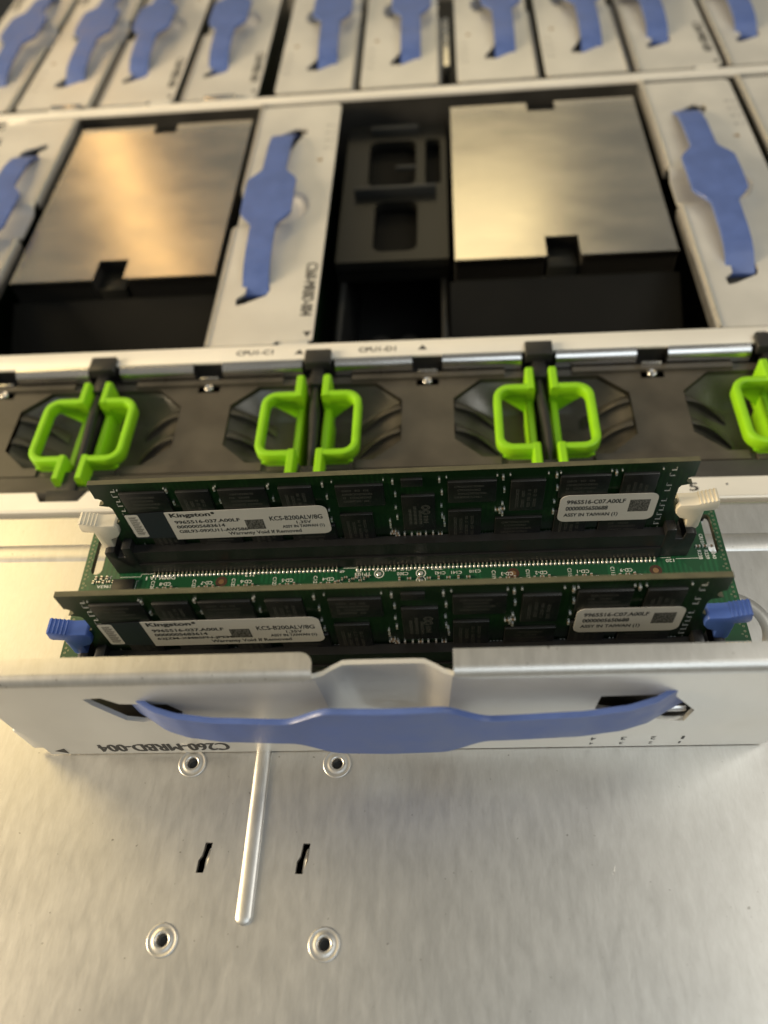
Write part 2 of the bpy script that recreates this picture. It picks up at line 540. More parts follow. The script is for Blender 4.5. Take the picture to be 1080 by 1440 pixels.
# narrow cream strip between lid and fans
st = thing('front_strip', 'narrow pale metal strip with notches between steel cover and fans', 'rail', (0, 138.5, -8))
outer = [(-300, -3.4), (300, -3.4), (300, 3.2)]
for g in sorted(GAPS + [175.7, -190.2], reverse=True):
    outer += [(g + 8.2, 3.2), (g + 6.0, -0.4), (g - 6.0, -0.4), (g - 8.2, 3.2)]
outer += [(-300, 3.2)]
q = MB(); q.holed(outer, [], -1.0, 0.0); q.build('plate', M['rail'], st, smooth=0)
q = MB(); q.prism([(-3.4, -0.2), (-3.9, -0.5), (-4.1, -1.0), (-4.1, -20), (-3.4, -20)], -300, 300, 'X'); q.build('front_lip', M['rail'], st)
q = MB()
add_text(q, '5', 67.0, -1.6, 2.6, 2.9, lambda x, y: (x, y, 0.03), 0.02)
q.lathe([(0.35, .03), (0, .03)], 77.5, .6, 10)
q.build('printed_number', M['print'], st, smooth=0)

# ------------------------------------------------------------------ cross rail with bay names
rail = thing('cross_rail', 'pale metal rail printed with bay names behind the green fan handles', 'rail', (0, 199, -8))
q = MB(); q.box(-300, 300, -3.0, 4.4, -1.2, 0); q.build('top_plate', M['rail'], rail, bevel=.25)
lipm = []
edges = [-300] + sorted([g + d for g in GAPS + [-190.2, 175.7] for d in (-5.6, 5.6)] + [g + 36.4 + d for g in [-190.2] + GAPS for d in (-5.0, 5.0)]) + [300]
for a_, b_ in zip(edges[0::2], edges[1::2]):
    q = MB()
    pts = [(-3.0, -0.15)] + [(-3.0 - 3.0 * math.sin(math.radians(t)), -3.1 + 3.0 * math.cos(math.radians(t))) for t in range(0, 101, 10)] + [(-5.6, -7.0), (-4.8, -7.0), (-3.0, -1.1)]
    q.prism([(p[0], p[1] - 0.1) for p in pts], a_, b_, 'X')
    q.build('rolled_lip', M['lip'], rail, bevel=0.0)
q = MB(); q.box(-300, 300, -9.0, -2.0, -8.6, -7.4); q.build('lower_ledge', M['dark_metal'], rail, bevel=.2)
q = MB(); q.box(-300, 300, -2.0, 4.4, -68, -1.3); q.build('web', M['dark_metal'], rail, smooth=0)
fl = lambda x, y: (x, y, 0.035)
for body, x, y, wd in (('CPU1-C1', -71.6, -.3, 12.8), ('CPU1-D1', -29.6, -.8, 12.6), ('CP', 99.5, -.3, 3.6)):
    q = MB()
    add_text(q, body, x, y, wd, 2.3, fl, 0.03)
    q.build('bay_name', M['print'], rail, smooth=0)
for x in (-49.8, -8.1):
    q = MB()
    q.face([(x - 1.6, -.6, .035), (x + 1.6, -.6, .035), (x, 1.7, .035)])
    q.build('bay_arrow', M['print'], rail, smooth=0)
clip_me = None
for g in [-190.2] + GAPS:
    if clip_me is None:
        q = MB()
        q.box(-3.9, 3.9, -2.5, 2.6, -1.2, 0)
        q.box(-3.2, 3.2, 2.2, 3.2, -1.0, 2.2)
        q.lathe([(1.7, 0.0), (1.5, .8), (.9, 1.0), (.5, .6), (0, .6)], 0, -.4, 16)
        clip_me = q.mesh('spring_clip', M['lip'], bevel=.2)
    put('spring_clip', clip_me, rail, (g + 36.4, -9.0, -6.0))

# ------------------------------------------------------------------ fans
def handle_mesh(s):
    """green grip; a = distance from the gap, s = side"""
    q = MB()
    sect = [(-1.2, .1), (-1.2, -3.0), (-.8, -3.5), (.8, -3.5), (1.2, -3.0), (1.2, .1), (.98, .58), (.6, .75), (-.6, .75), (-.98, .58)]
    y0, y1, a1, r = -12.4, 12.4, 14.4, 4.2
    path = [(3.0, y1, 0)]
    for k in range(0, 7):
        t = math.radians(90 - 15 * k)
        path.append((a1 - r + r * math.cos(t), y1 - r + r * math.sin(t), 0))
    for k in range(0, 7):
        t = math.radians(-15 * k)
        path.append((a1 - r + r * math.cos(t), y0 + r + r * math.sin(t), 0))
    path.append((3.0, y0, 0))
    q.sweep([(s * p[0], p[1], p[2]) for p in path], sect)
    # arms along the gap
    def arm(ya, yb, z1, z0=-13):
        xa, xb = (2.4, 5.0) if s > 0 else (-5.0, -2.4)
        q.prism([(xa, z0), (xb, z0), (xb, z1 - .7), (xb - .5, z1), (xa + .5, z1), (xa, z1 - .7)], ya, yb, 'Y')
    arm(11.2, 20.5, .85)
    arm(-20.5, -11.2, .85)
    arm(-11.2, 11.2, -5.5, -16)
    # gussets under the two bars
    for y in (12.4, -12.4):
        pl = [(s * 3.2, -3.2), (s * 13.6, -3.2), (s * 9.0, -7.0), (s * 3.2, -12.5)]
        q.prism(pl, y - .9, y + .9, 'Y')
    return q.mesh('handle', M['green'], bevel=0.0, smooth=40)
HM = {1: handle_mesh(1), -1: handle_mesh(-1)}

def fan_body_mesh():
    """top panel of a fan with an octagonal well at each end; origin mid-panel"""
    H = 36.4
    q = MB()
    Y0, Y1 = -20.5, 20.3
    def oc(s):
        return [(s * (H - 2), -17.5), (s * (H - 18), -17.5), (s * (H - 28), -8.5), (s * (H - 28), 9.0), (s * (H - 19), 17.3), (s * (H - 2), 17.3)]
    R_ = oc(1); L_ = oc(-1)
    outer = [(-H + 2, Y0), (H - 2, Y0)] + R_ + [(H - 2, Y1), (-H + 2, Y1)] + L_[::-1]
    q.holed(outer, [], -2.0, 0.0)
    for s, O in ((1, R_), (-1, L_)):
        I = [(p[0] + s * (15 if i in (2, 3) else 6), p[1] * (0.9 if i in (2, 3) else .62)) if 0 < i < 5 else (p[0], p[1] * .62) for i, p in enumerate(O)]
        for i in range(5):
            q.face([(*O[i], -2.0), (*O[i + 1], -2.0), (*I[i + 1], -11.0), (*I[i], -11.0)])
        for i in range(5):
            q.face([(*O[i], 0), (*O[i + 1], 0), (*O[i + 1], -2.02), (*O[i], -2.02)])
        q.face([(*p, -11.0) for p in I])
    # raised front and rear rims
    q.box(-H + 11, H - 11, Y1 - 2.4, Y1 - .2, -.5, 1.2)
    q.box(-H + 14, H - 14, Y0 + .3, Y0 + 3.6, -.5, .9)
    q.box(-H + 2, -H + 12, Y0, Y0 + 2.6, -3, 1.0)
    q.box(H - 12, H - 2, Y0, Y0 + 2.6, -3, 1.0)
    return q.mesh('housing', M['fan'], smooth=48, weld=True)
def fin_mesh(s):
    """curved louvre on the slope of a well"""
    q = MB()
    rows = []
    for k in range(11):
        t = k / 10
        a = 27.6 - 14.0 * t
        z = -1.6 - 8.4 * t
        dy = -2.6 * t * t
        hgt = 2.3 * math.sin(math.pi * min(1, .12 + t * .88))
        rows.append([(s * a, dy + .7, z - .8), (s * a, dy, z + hgt), (s * a, dy + .6, z + hgt + .15), (s * a, dy + 3.4, z + .25 * hgt), (s * a, dy + 4.6, z - .5)])
    q.grid(rows)
    return q.mesh('louvre', M['fan'], smooth=50)
FB = fan_body_mesh()
FIN = {1: fin_mesh(1), -1: fin_mesh(-1)}
fan_names = ['fan module cut off at the left edge, left of the leftmost green grips',
             'fan module between the leftmost and second pairs of green grips',
             'fan module between the two middle pairs of green grips',
             'fan module right of the third pair of green grips, cut off at right']
for i, g in enumerate([-190.2] + GAPS[:3]):
    f = thing('fan_module', 'black ' + fan_names[i], 'fan', (g + 36.45, 172.5, -14), group='fans in a row across the chassis')
    put('housing', FB, f)
    for s in (1, -1):
        # the grip at this end stands beside the gap at s*36.45
        put('grip', HM[-s], f, (s * 36.45, -5.2, 5.6))
        for yy in (5.5, -4.5):
            put('louvre', FIN[-s], f, (s * 36.45, yy, 0))
    q = MB(); q.box(-33, 33, -18.5, 19, -60, -15.2); q.build('frame', M['black'], f, smooth=0)
f = thing('fan_module', 'black fan module at the right edge with only its green grip in view', 'fan', (GAPS[3] + 36.45, 172.5, -14), group='fans in a row across the chassis')
put('housing', FB, f)
for s in (1, -1):
    put('grip', HM[-s], f, (s * 36.45, -5.2, 5.6))
    for yy in (5.5, -4.5):
        put('louvre', FIN[-s], f, (s * 36.45, yy, 0))
q = MB(); q.box(-33, 33, -18.5, 19, -60, -15.2); q.build('frame', M['black'], f, smooth=0)

dv = MB()
rows = []
for k in range(17):
    t = k / 16
    y = -26 + 50 * t
    bul = math.sin(math.pi * t)
    zc = -4 + 1.5 * bul
    wv = .9 + .7 * bul
    cx = .5 * math.sin(6 * t)
    rows.append([(cx + wv * math.cos(a), y, zc + 1.6 * math.sin(a)) for a in [2 * math.pi * j / 10 for j in range(11)]])
dv.grid(rows)
DV = dv.mesh('seal_strip', M['black'], smooth=60, weld=True)
lt = MB()
lt.box(-4.4, 4.4, 20.0, 26.4, -1.0, 2.6)
lt.box(-2.0, 2.0, 13.0, 21.0, -3.5, -.4)
lt.box(-2.9, 2.9, 15.8, 20.2, -6.0, -2.0)
LT = lt.mesh('catch', M['black'], bevel=.35)
lf = MB()
lf.prism([(-5.2, -35), (5.2, -35), (6.4, -28.5), (-6.4, -28.5)], -3.2, -.9, 'Z')
lf.box(-2.5, 2.5, -30, -21, -3.5, -1.2)
LF = lf.mesh('foot', M['black'], bevel=.35)
lw = MB(); lw.box(-1.2, 1.2, -20, 19, -50, -5)
LW = lw.mesh('web', M['black'], smooth=0)
dn = ['leftmost black divider strip between green grips', 'black divider strip in the second pair of green grips from the left',
      'black divider strip in the third pair of green grips from the left', 'black divider strip beside the cut-off green grip at the right edge']
for g, n in zip(GAPS, dn):
    d = thing('fan_divider', n, 'divider', (g, 172.5, -9.0), group='dividers between the fans')
    put('seal_strip', DV, d); put('catch', LT, d); put('foot', LF, d); put('web', LW, d)
q = MB(); q.box(-330, 330, 142.6, 151.4, -15.5, -12.6)
q.prism([(142.6, -12.7), (144.2, -11.4), (146.5, -11.4), (147.2, -12.7)], -330, 330, 'X')
fb = q.build('fan_tray_edge', M['dark_metal'], smooth=20)
tag(fb, 'dark bar along the front of the fan row', 'bar')

# ------------------------------------------------------------------ memory riser tray (front plate, strap, prints)
# local frame: X along the plate, -Y outward, Z from the lower edge (0) to the folded edge (40)
def scoop_bound():
    pts = [(-12.8, 39.2)]
    for z in (36, 32, 28, 24, 20):
        pts.append((-12.8 + (39.2 - z) * .06, z))
    for k in range(1, 12):
        a = math.radians(180 + 15 * k)
        pts.append((11.6 * math.cos(a), 19.4 + 10.6 * math.sin(a)))
    for z in (20, 24, 28, 32, 36):
        pts.append((12.8 - (39.2 - z) * .06, z))
    pts.append((12.8, 39.2))
    return pts
def plate_mesh():
    q = MB()
    U = scoop_bound()
    outer = [(-81.2, 39.2), (-81.2, 14.8), (-79.6, 14.0), (-79.6, 0.9), (-79.0, 0.4)]
    outer += [(77.2, 0.4), (78.6, .7), (79.7, 1.7), (80.2, 3.2), (80.2, 39.2)] + U[::-1]
    sl = [(-60.0, 31.6), (-59.2, 28.6), (-55.0, 20.4), (-51.6, 19.2), (-43.0, 21.5), (-41.8, 24.5), (-44.0, 28.4), (-53.4, 28.9), (-56.2, 32.0)]
    srr = [(41.0, 28.2), (40.6, 22.0), (50.4, 18.2), (55.8, 15.0), (59.4, 14.8), (60.2, 20.4), (54.4, 28.6)]
    q.holed(outer, [sl, srr], 0.0, 1.0, 'Y')
    n = len(U)
    for off, flip in ((0.0, 0), (1.0, 1)):
        rows = []
        for (x, z) in U:
            cx, cz = 0.0, max(z, 19.4)
            row = []
            for t in (0, .12, .25, .4, .55, .75, 1.0):
                u = min(1, t / .45)
                d = (2.6 + .05 * max(0, 39 - z)) * (3 * u * u - 2 * u ** 3)
                row.append((x + (cx - x) * t, off + d, z + (cz - z) * t))
            rows.append(row)
        q.grid(rows)
        if off == 0.0:
            f0 = (rows[0], rows[-1])
        else:
            f1 = (rows[0], rows[-1])
    for a_, b_ in zip(f0, f1):
        q.grid([a_, b_])
    return q.mesh('front_plate', M['tray'], smooth=40, weld=True)
def flange_mesh(x0, x1, inner):
    """rounded fold and the lip behind it; inner = +1: free end at x1"""
    q = MB()
    prof = []
    for t in range(0, 91, 10):
        a = math.radians(t)
        prof.append((1.5 - 2.0 * math.cos(a), 38.6 + 2.0 * math.sin(a)))
    prof += [(4.7, 40.6)]
    inn = [(4.7, 39.7), (2.0, 39.7)]
    for t in range(80, -1, -20):
        a = math.radians(t)
        inn.append((1.5 - 1.05 * math.cos(a), 38.6 + 1.05 * math.sin(a)))
    sect = prof + inn
    # sheet rows along X, with the free corner rounded off
    N = 6
    xs = [x0, x1] if inner > 0 else [x1, x0]
    rows = []
    for k in range(N + 2):
        if k == 0:
            x, lim = xs[0], 9
        else:
            t = (k - 1) / N
            x = xs[1] - inner * 2.4 * (1 - math.sin(t * math.pi / 2))
            lim = 2.3 + 2.4 * math.cos(t * math.pi / 2)
        rows.append([(x, min(p[0], lim), p[1]) for p in sect] + [(x, min(sect[0][0], lim), sect[0][1])])
    q.grid(rows)
    q.face([p for p in rows[-1][:-1]])
    q.face([p for p in rows[0][:-1]])
    return q.mesh('folded_flange', M['lid'], smooth=45, weld=True)
def strap_mesh():
    q = MB()
    xs = [-52.5 + 111.5 * k / 94 for k in range(95)]
    def half(x):
        t = abs(x)
        if t < 10: return 10.7
        if t < 20:
            u = (t - 10) / 10
            return 10.7 - 5.5 * (3 * u * u - 2 * u ** 3)
        return 5.2
    KP = [(0, -5.9), (20, -5.4), (33, -4.9), (41, -3.9), (46, -2.3), (50, 0.2), (56, 3.6)]
    def yy(x):
        t = abs(x) if x < 0 else abs(x) * .905
        for (a0, y0), (a1, y1) in zip(KP, KP[1:]):
            if t <= a1:
                u = (t - a0) / (a1 - a0)
                return y0 + (y1 - y0) * (u if a0 >= 41 else (3 * u * u - 2 * u ** 3) * .4 + u * .6)
        return 3.6
    top, bot = [], []
    rows = []
    for x in xs:
        h = half(x); y = yy(x); zc = 25.2
        if abs(x) > 50:                       # ends cut on a slant
            pass
        row = []
        for (u, v) in ((-1, .35), (-.985, 0), (-.6, -.10), (0, -.14), (.6, -.10), (.985, 0), (1, .35), (1, .85), (.985, 1.2), (0, 1.2), (-.985, 1.2), (-1, .85), (-1, .35)):
            row.append((x, y + v, zc + h * u))
        rows.append(row)
    q.grid(rows)
    q.face(rows[0][:-1]); q.face(rows[-1][:-1])
    return q.mesh('carry_strap', M['strap'], smooth=45, weld=True)
up = lambda x, y: (-x, -0.035, -y)            # turned half round on the -Y face
def print_mesh():
    q = MB()
    for k, dx in enumerate((-.22, 0, .22)):
        add_text(q, 'C260-MRBD-004', 37.3 + dx, -6.3 + .1 * k, 29.7, 4.4, lambda x, y, k=k: (-x, -0.03 - .006 * k, -y), 0.0)
    return q.mesh('part_number', M['print'], smooth=0)
def digit_mesh(x, t):
    q = MB()
    add_text(q, t, -x - .7, -6.1, 1.2 if t != '1' else .6, 1.8, up, 0.0)
    add_text(q, t, -x - .5, -3.0, .9 if t != '1' else .45, 1.3, up, 0.0)
    return q.mesh('slot_number', M['print'], smooth=0)
def arrow_mesh():
    q = MB()
    q.face([(-78.0, -.035, 2.6), (-75.2, -.035, 4.2), (-75.2, -.035, 1.0)])
    return q.mesh('arrow_mark', M['print'], smooth=0)
def light_block_mesh(x0, x1):  # added backing that keeps light from showing through the strap slots
    q = MB()
    q.box(x0, x1, 3.2, 5.0, 10.5, 36.5)
    q.box(x0 + 1, x1 - 1, 1.1, 3.3, 10.5, 12.5)
    q.box(x0 + 1, x1 - 1, 1.1, 3.3, 34.5, 36.5)
    return q.mesh('slot_light_block', M['light_block'], bevel=.3)
def pin_mesh():
    q = MB(); q.prism([(1.3, 16.2), (2.6, 16.2), (2.8, 17.2), (2.0, 18.0), (1.2, 17.4)], 53.5, 59.6, 'X')
    return q.mesh('strap_pin', M['lip'], bevel=.15)
def tri_mesh():
    q = MB()
    q.face([(33.4, -.035, 9.0), (31.9, -.035, 6.2), (34.9, -.035, 6.2)])
    return q.mesh('pointer_mark', M['orange_print'], smooth=0)
def tab_mesh():
    q = MB()
    q.prism([(0.9, 2.2), (0.9, 13.0), (1.8, 13.4), (1.8, 1.8)], -83.4, -79.4, 'X')
    return q.mesh('end_tab', M['tray'], bevel=.2)
def side_board_mesh():
    q = MB(); q.box(-80, 80, 1.2, 62, 6.2, 8.0)
    return q.mesh('board', M['dimm'], smooth=0)
PLATE, STRAP, PRINT, TRI, TAB = plate_mesh(), strap_mesh(), print_mesh(), tri_mesh(), tab_mesh()
DIG = [digit_mesh(x, t) for x, t in ((60.9, '1'), (55.0, '2'), (48.8, '3'), (42.4, '4'))]
PIN = pin_mesh()
ARW, LBK = arrow_mesh(), [light_block_mesh(-64, -40), light_block_mesh(39, 63)]
FLA, FLB, SB = flange_mesh(-81.2, -13.2, 1), flange_mesh(80.2, 13.0, -1), side_board_mesh()
def tray_parts(root, back=True):
    put('front_plate', PLATE, root); put('folded_flange', FLA, root); put('folded_flange', FLB, root)
    put('carry_strap', STRAP, root); put('part_number', PRINT, root); put('pointer_mark', TRI, root)
    put('end_tab', TAB, root); put('arrow_mark', ARW, root)
    for d in DIG: put('slot_number', d, root)
    put('strap_pin', PIN, root)
    for d in LBK: put('slot_light_block', d, root)
    if back:
        put('board', SB, root)

MAT_UP = Matrix(((0, 0, -1), (1, 0, 0), (0, -1, 0)))          # X->+Y, Y->-Z, Z->-X
MAT_UP2 = Matrix(((0, 0, 1), (-1, 0, 0), (0, -1, 0)))         # turned half round
proto = None
def bay_tray(xr, yc, flipped, label, group):
    global proto
    if proto is None:
        o = thing('memory_riser', label, 'memory riser', group=group)
        tray_parts(o)
        proto = o
    else:
        o = copy_tree(proto)
        tag(o, label, 'memory riser', group)
    m3 = MAT_UP2 if flipped else MAT_UP
    o.rotation_euler = m3.to_euler()
    o.scale = (1, 1, 0.952)
    o.location = Vector((xr - .6 if not flipped else xr - 39.2, yc, -8.3)) * S
    return o
G1 = 'memory risers seated in the middle row of bays'
bay_tray(-171.6, 285.2, True, 'pale riser with blue strap at left edge, left of the warm-lit heat sink', G1)
bay_tray(-45.0, 285.2, False, 'pale riser with blue strap between the left heat sink and the empty bay', G1)
bay_tray(127.4, 285.2, False, 'pale riser with blue strap just right of the right-hand heat sink', G1)
bay_tray(169.2, 285.2, False, 'riser cut off at right edge in the middle row, only a corner showing', G1)
G2 = 'memory risers in the far row'
P_ = 41.3
order = ['leftmost riser of the far row, cut off by the top left corner', 'second riser from the left in the far row, with blue strap',
         'third riser from the left in the far row, with blue strap', 'fourth riser from the left in the far row, left of a dark gap',
         'fifth riser from the left in the far row, right of a dark gap', 'sixth riser from the left in the far row, left of a narrow brass-toned gap',
         'fourth riser from the right in the far row, right of a narrow gap', 'third riser from the right in the far row, with blue strap',
         'second riser from the right in the far row, printed code beside its strap', 'rightmost riser of the far row, at the top right corner']
xr = [-86.3 - 3 * P_, -86.3 - 2 * P_, -86.3 - P_, -86.3, -40.3, 0.6, 46.2, 46.2 + 40.9, 46.2 + 2 * 40.9, 46.2 + 3 * 40.9]
for i, (x, lb) in enumerate(zip(xr, order)):
    bay_tray(x, 377.0 + 81.5, i in (0, 1, 4, 5, 6, 7), lb, G2)
# rail between the two rows
r2 = thing('row_rail', 'thin pale rail between the middle and far rows of risers', 'rail', (0, 371.2, -8))
q = MB(); q.box(-300, 300, -2.9, 2.9, -1.6, 0.6); q.build('top_plate', M['rail'], r2, bevel=.5)
q = MB(); q.box(-300, 300, -2.0, 2.0, -68, -1.7); q.build('web', M['dark_metal'], r2, smooth=0)
tabm = MB(); tabm.box(-7.5, 7.5, -2.2, 2.2, -.6, .6); TABM = tabm.mesh('bright_tab', M['lip'], bevel=.2)
for x in (-181, -105):
    put('bright_tab', TABM, r2, (x, 4.8, .4))
q = MB(); q.box(.9, 4.2, 398, 450, -20, -10)
tag(q.build('gap_spacer', M['raw'], bevel=.3), 'brass-toned spacer standing in the narrow gap of the far row', 'spacer')

# ------------------------------------------------------------------ heat sinks
def sink(x0, x1, y0, y1, nf, nb, label):
    o = thing('heat_sink', label, 'heat sink', ((x0 + x1) / 2, (y0 + y1) / 2, -12), group='processor heat sinks')
    hx, hy = (x1 - x0) / 2, (y1 - y0) / 2
    cx = (x0 + x1) / 2
    a0, a1 = nf[0] - cx, nf[1] - cx
    b0, b1 = nb[0] - cx, nb[1] - cx
    q = MB()
    outer = [(-hx, -hy), (a0, -hy), (a0, -hy + 11.5), (a1, -hy + 11.5), (a1, -hy), (hx, -hy), (hx, hy), (b1, hy), (b1, hy - 7.5), (b0, hy - 7.5), (b0, hy), (-hx, hy)]
    q.holed(outer, [], -.5, 0)
    q.build('top_plate', M['sink'], o, smooth=0)
    q = MB()
    tq = MB()
    n = 50
    for k in range(n + 1):
        x = -hx + .3 + (2 * hx - .6) * k / n
        if a0 - .5 < x < a1 + .5:
            q.box(x - .16, x + .16, -hy + 11.6, hy - 9, -52, -.5)
        elif b0 - .5 < x < b1 + .5:
            q.box(x - .16, x + .16, -hy + .2, hy - 9, -52, -.5)
        else:
            q.box(x - .16, x + .16, -hy + .2, hy - .3, -52, -.5)
            tq.box(x - .16, x + .62, -hy - .5, -hy - .02, -1.0, -.1)
            tq.box(x - .16, x + .12, -hy - .5, -hy - .02, -2.6, -1.0)
    tag(q.build('fin_stack', M['fin'], o, smooth=0), kind='stuff')
    tag(tq.build('fin_tabs', M['sink'], o, smooth=0), kind='stuff')
    q = MB(); q.box(-hx, hx, -hy, hy, -60, -52); q.build('base', M['dark_metal'], o, bevel=.5)
    q = MB(); q.box(a0 + .6, a1 - .6, -hy - .2, -hy + 11, -56, -5.0); q.build('front_post', M['near_black'], o, bevel=.4)
    q = MB(); q.box(b0 + .6, b1 - .6, hy - 7, hy + 3, -56, -3.0); q.build('rear_post', M['near_black'], o, bevel=.4)
    q = MB(); q.lathe([(2.2, -27.5), (2.2, -23.5), (1.6, -23), (1.0, -23), (.8, -23.8), (0, -23.8)], (a0 + a1) / 2, -hy - 35, 20)
    q.build('spring_screw', M['lip'], o)
    q = MB(); q.prism([(-hy - 1.6, -9.0), (-hy - 43.6, -32), (-hy - 43.6, -34), (-hy - 1.6, -11.0)], -hx - 2.0, hx + 2.0, 'X'); q.build('shade_panel', M['shade_black'], o, smooth=0)  # added black sheet in place of the shadow before the heat sink
    # added dark plate in place of the shade in front of the fins
    q = MB(); q.box(-hx + .2, hx - .2, -hy - 1.5, -hy - .6, -60, -9.0); q.build('front_shade_plate', M['near_black'], o, smooth=0)
    return o
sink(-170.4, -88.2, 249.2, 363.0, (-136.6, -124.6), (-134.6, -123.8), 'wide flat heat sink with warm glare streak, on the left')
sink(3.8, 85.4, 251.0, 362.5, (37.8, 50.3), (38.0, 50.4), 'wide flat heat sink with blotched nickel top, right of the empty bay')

# ------------------------------------------------------------------ empty bay: black guide frame
gd = thing('bay_guide', 'black plastic guide frame inside the empty bay between heat sink and riser', 'guide', (-21, 285, -76))
q = MB()
q.holed([(-22.5, -22), (22.5, -22), (22.5, 80), (-22.5, 80)], [rrect(-12, 9, 30, 66, 4), rrect(-8, 10, -16, 18, 4), rrect(13, 20, 30, 66, 2)], 52, 56)
q.build('frame', M['near_black'], gd, bevel=0)
q = MB(); q.box(-22.4, 22.4, -21.5, 79.5, 46, 50.5); q.build('backing', M['shade_black'], gd, smooth=0)  # black plate added under the openings to cut their contrast
for (y0, y1, x0, x1, z) in ((72, 75, -12, 10, 59), (22, 24.2, -17, 18, 60), (44, 46, 0, 9, 56)):
    q = MB(); q.box(x0, x1, y0, y1, 54, z); q.build('cross_bar', M['bar'], gd, bevel=.5)
for x in (-6.5, 5.5):
    q = MB(); q.lathe([(4.2, 0.2), (4.2, 24), (3.6, 25), (2.4, 25.2), (0, 25)], x, -34, 20)
    q.build('capacitor', M['dark_metal'], gd)
for s in (-1, 1):
    q = MB(); q.box(s * 20.5 - 1.2, s * 20.5 + 1.2, -76, 78, 4, 46); q.build('side_guide', M['black'], gd, bevel=.6)
q = MB(); q.box(-19, 19, -78, -42, .2, 4); q.build('slot_connector', M['black'], gd, bevel=.4)
q = MB(); q.box(-10, 12, -70, -46, 4, 12); q.build('connector_block', M['pcb'], gd, bevel=.4)

# ------------------------------------------------------------------ the pulled riser lying on the lid
TH = math.radians(1.12677)
RIS = thing('memory_riser', 'riser card pulled out and laid on the steel cover, two memory modules upright in it', 'memory riser', (-12.95, 60.26, 0), (0, 0, TH))
tray_parts(RIS, back=False)
# board with the oval slots and routed outline
q = MB()
def oval(x, y, hw, hl, ang):
    pts = []
    for k in range(12):
        a = math.radians(180 * k / 11); pts.append((hw * math.cos(a), hl + hw * math.sin(a)))
    for k in range(12):
        a = math.radians(180 + 180 * k / 11); pts.append((hw * math.cos(a), -hl + hw * math.sin(a)))
    c, s = math.cos(ang), math.sin(ang)
    return [(x + c * p[0] - s * p[1], y + s * p[0] + c * p[1]) for p in pts]
q.holed([(-80, 1.2), (80, 1.2), (80, 61), (-80, 61)], [oval(-76.6, 49.3, 1.45, 4.2, 0), oval(77.2, 50, 1.2, 4.6, 0)], 6.2, 8.0, mi=0, side_mi=1)
board = q.build('board', [M['pcb'], M['edge']], RIS, smooth=0)
# stitched via row along both short edges
q = MB()
for s in (-1, 1):
    for k in range(44):
        y = 4 + k * 1.28
        q.lathe([(.30, 8.012), (.16, 8.012)], s * 79.1, y, 8)
        if k % 2 == 0:
            q.lathe([(.22, 8.012), (.12, 8.012)], s * 78.4, y + .6, 8)
tag(q.build('edge_vias', M['via'], board, smooth=0), kind='stuff')
q = MB()
for k in range(9):
    q.box(71.5 + k * .95, 72.1 + k * .95, 18.8, 20.6, 8.004, 8.05)
q.build('gold_pads', M['gold'], board, smooth=0)
for (x, y) in ((-76, 6), (76, 6), (-76, 57), (76, 57)):
    q = MB(); q.lathe([(0, 0.01), (2.4, 0.01), (2.4, 6.2)], x, y, 6)
    q.build('standoff', M['lip'], RIS)
# bushing pads with stain ring between the sockets
for (x, y) in ((-43.5, 40.4), (28.7, 40.3), (62.5, 39.9)):
    q = MB()
    q.lathe([(1.5, 8.010), (.75, 8.012)], x, y, 18, 0)
    q.lathe([(.7, 8.016), (0, 8.016)], x, y, 14, 1)
    q.build('test_hole', [M['maroon'], M['copper']], board, smooth=0)
for (x, y) in ((-4.0, 41.3), (6.3, 41.1), (6.3, 39.0)):
    q = MB()
    q.lathe([(1.25, 8.014), (1.0, 8.014)], x, y, 20, 0)
    q.lathe([(.6, 8.014), (.5, 8.10), (0, 8.12)], x, y, 14, 1)
    q.build('test_point', [M['silk'], M['solder']], board, smooth=0)
# silkscreen
q = MB()
pf = lambda x, y: (-x, -y, 8.02)
def silk(body, x, y, wd, ht=1.05, b=0.012):
    add_text(q, body, -x - wd / 2, -y - ht / 2, wd, ht, pf, b)
def silkv(body, x, y, wd, ht=.95):
    add_text(q, body, -wd / 2, -ht / 2, wd, ht, lambda a, c: (x + c, y - a, 8.02), 0.012)
silk('DIMM 1A', -58.8, 42.1, 6.6, 1.1)
silk('J13', -36.4, 42.2, 2.6, 1.1)
silk('48', -13.2, 42.3, 1.3, .8); silk('49', -8.9, 42.3, 1.3, .8)
silk('120', 66.3, 42.5, 2.0, .9)
silk('TP103', -8.0, 41.3, 4.0, .95)
silk('TP10', 10.2, 42.4, 2.8, .85)
silk('C144', -1.2 + 0, 42.3, 0.01 + 2.8, .8); silk('C143', 2.6, 42.4, 2.6, .8)
silk('C302', 1.8, 41.1, 2.8, .85)
silk('C142', 11.0, 41.0, 2.6, .85); silk('C141', 15.0, 41.0, 2.6, .85); silk('C310', 19.5, 41.2, 2.8, .85)
silk('U3', -12.6 + 3.4, 40.6, 1.5, 1.0)
silk('1', -62.9, 42.0, .35, 1.0)
cc = [(-61.0, 'C128', 'CD-8'), (-50.4, 'C127', 'CD-7'), (-40.4, 'C125', 'CD-6'), (-30.0, 'C123', 'CD-5'), (-19.8, 'C121', 'CD-4'),
      (24.0, 'C119', 'CD-3'), (32.2, 'C117', 'CD-2'), (42.2, 'C115', 'CD-1'), (52.4, 'C113', 'CD-9')]
for x, a_, b_ in cc:
    silkv(a_, x, 40.0, 2.5)
    silk(b_, x + 3.2, 40.2, 2.9, .95)
    silk('C', x + 6.4, 38.6, .9, .8)
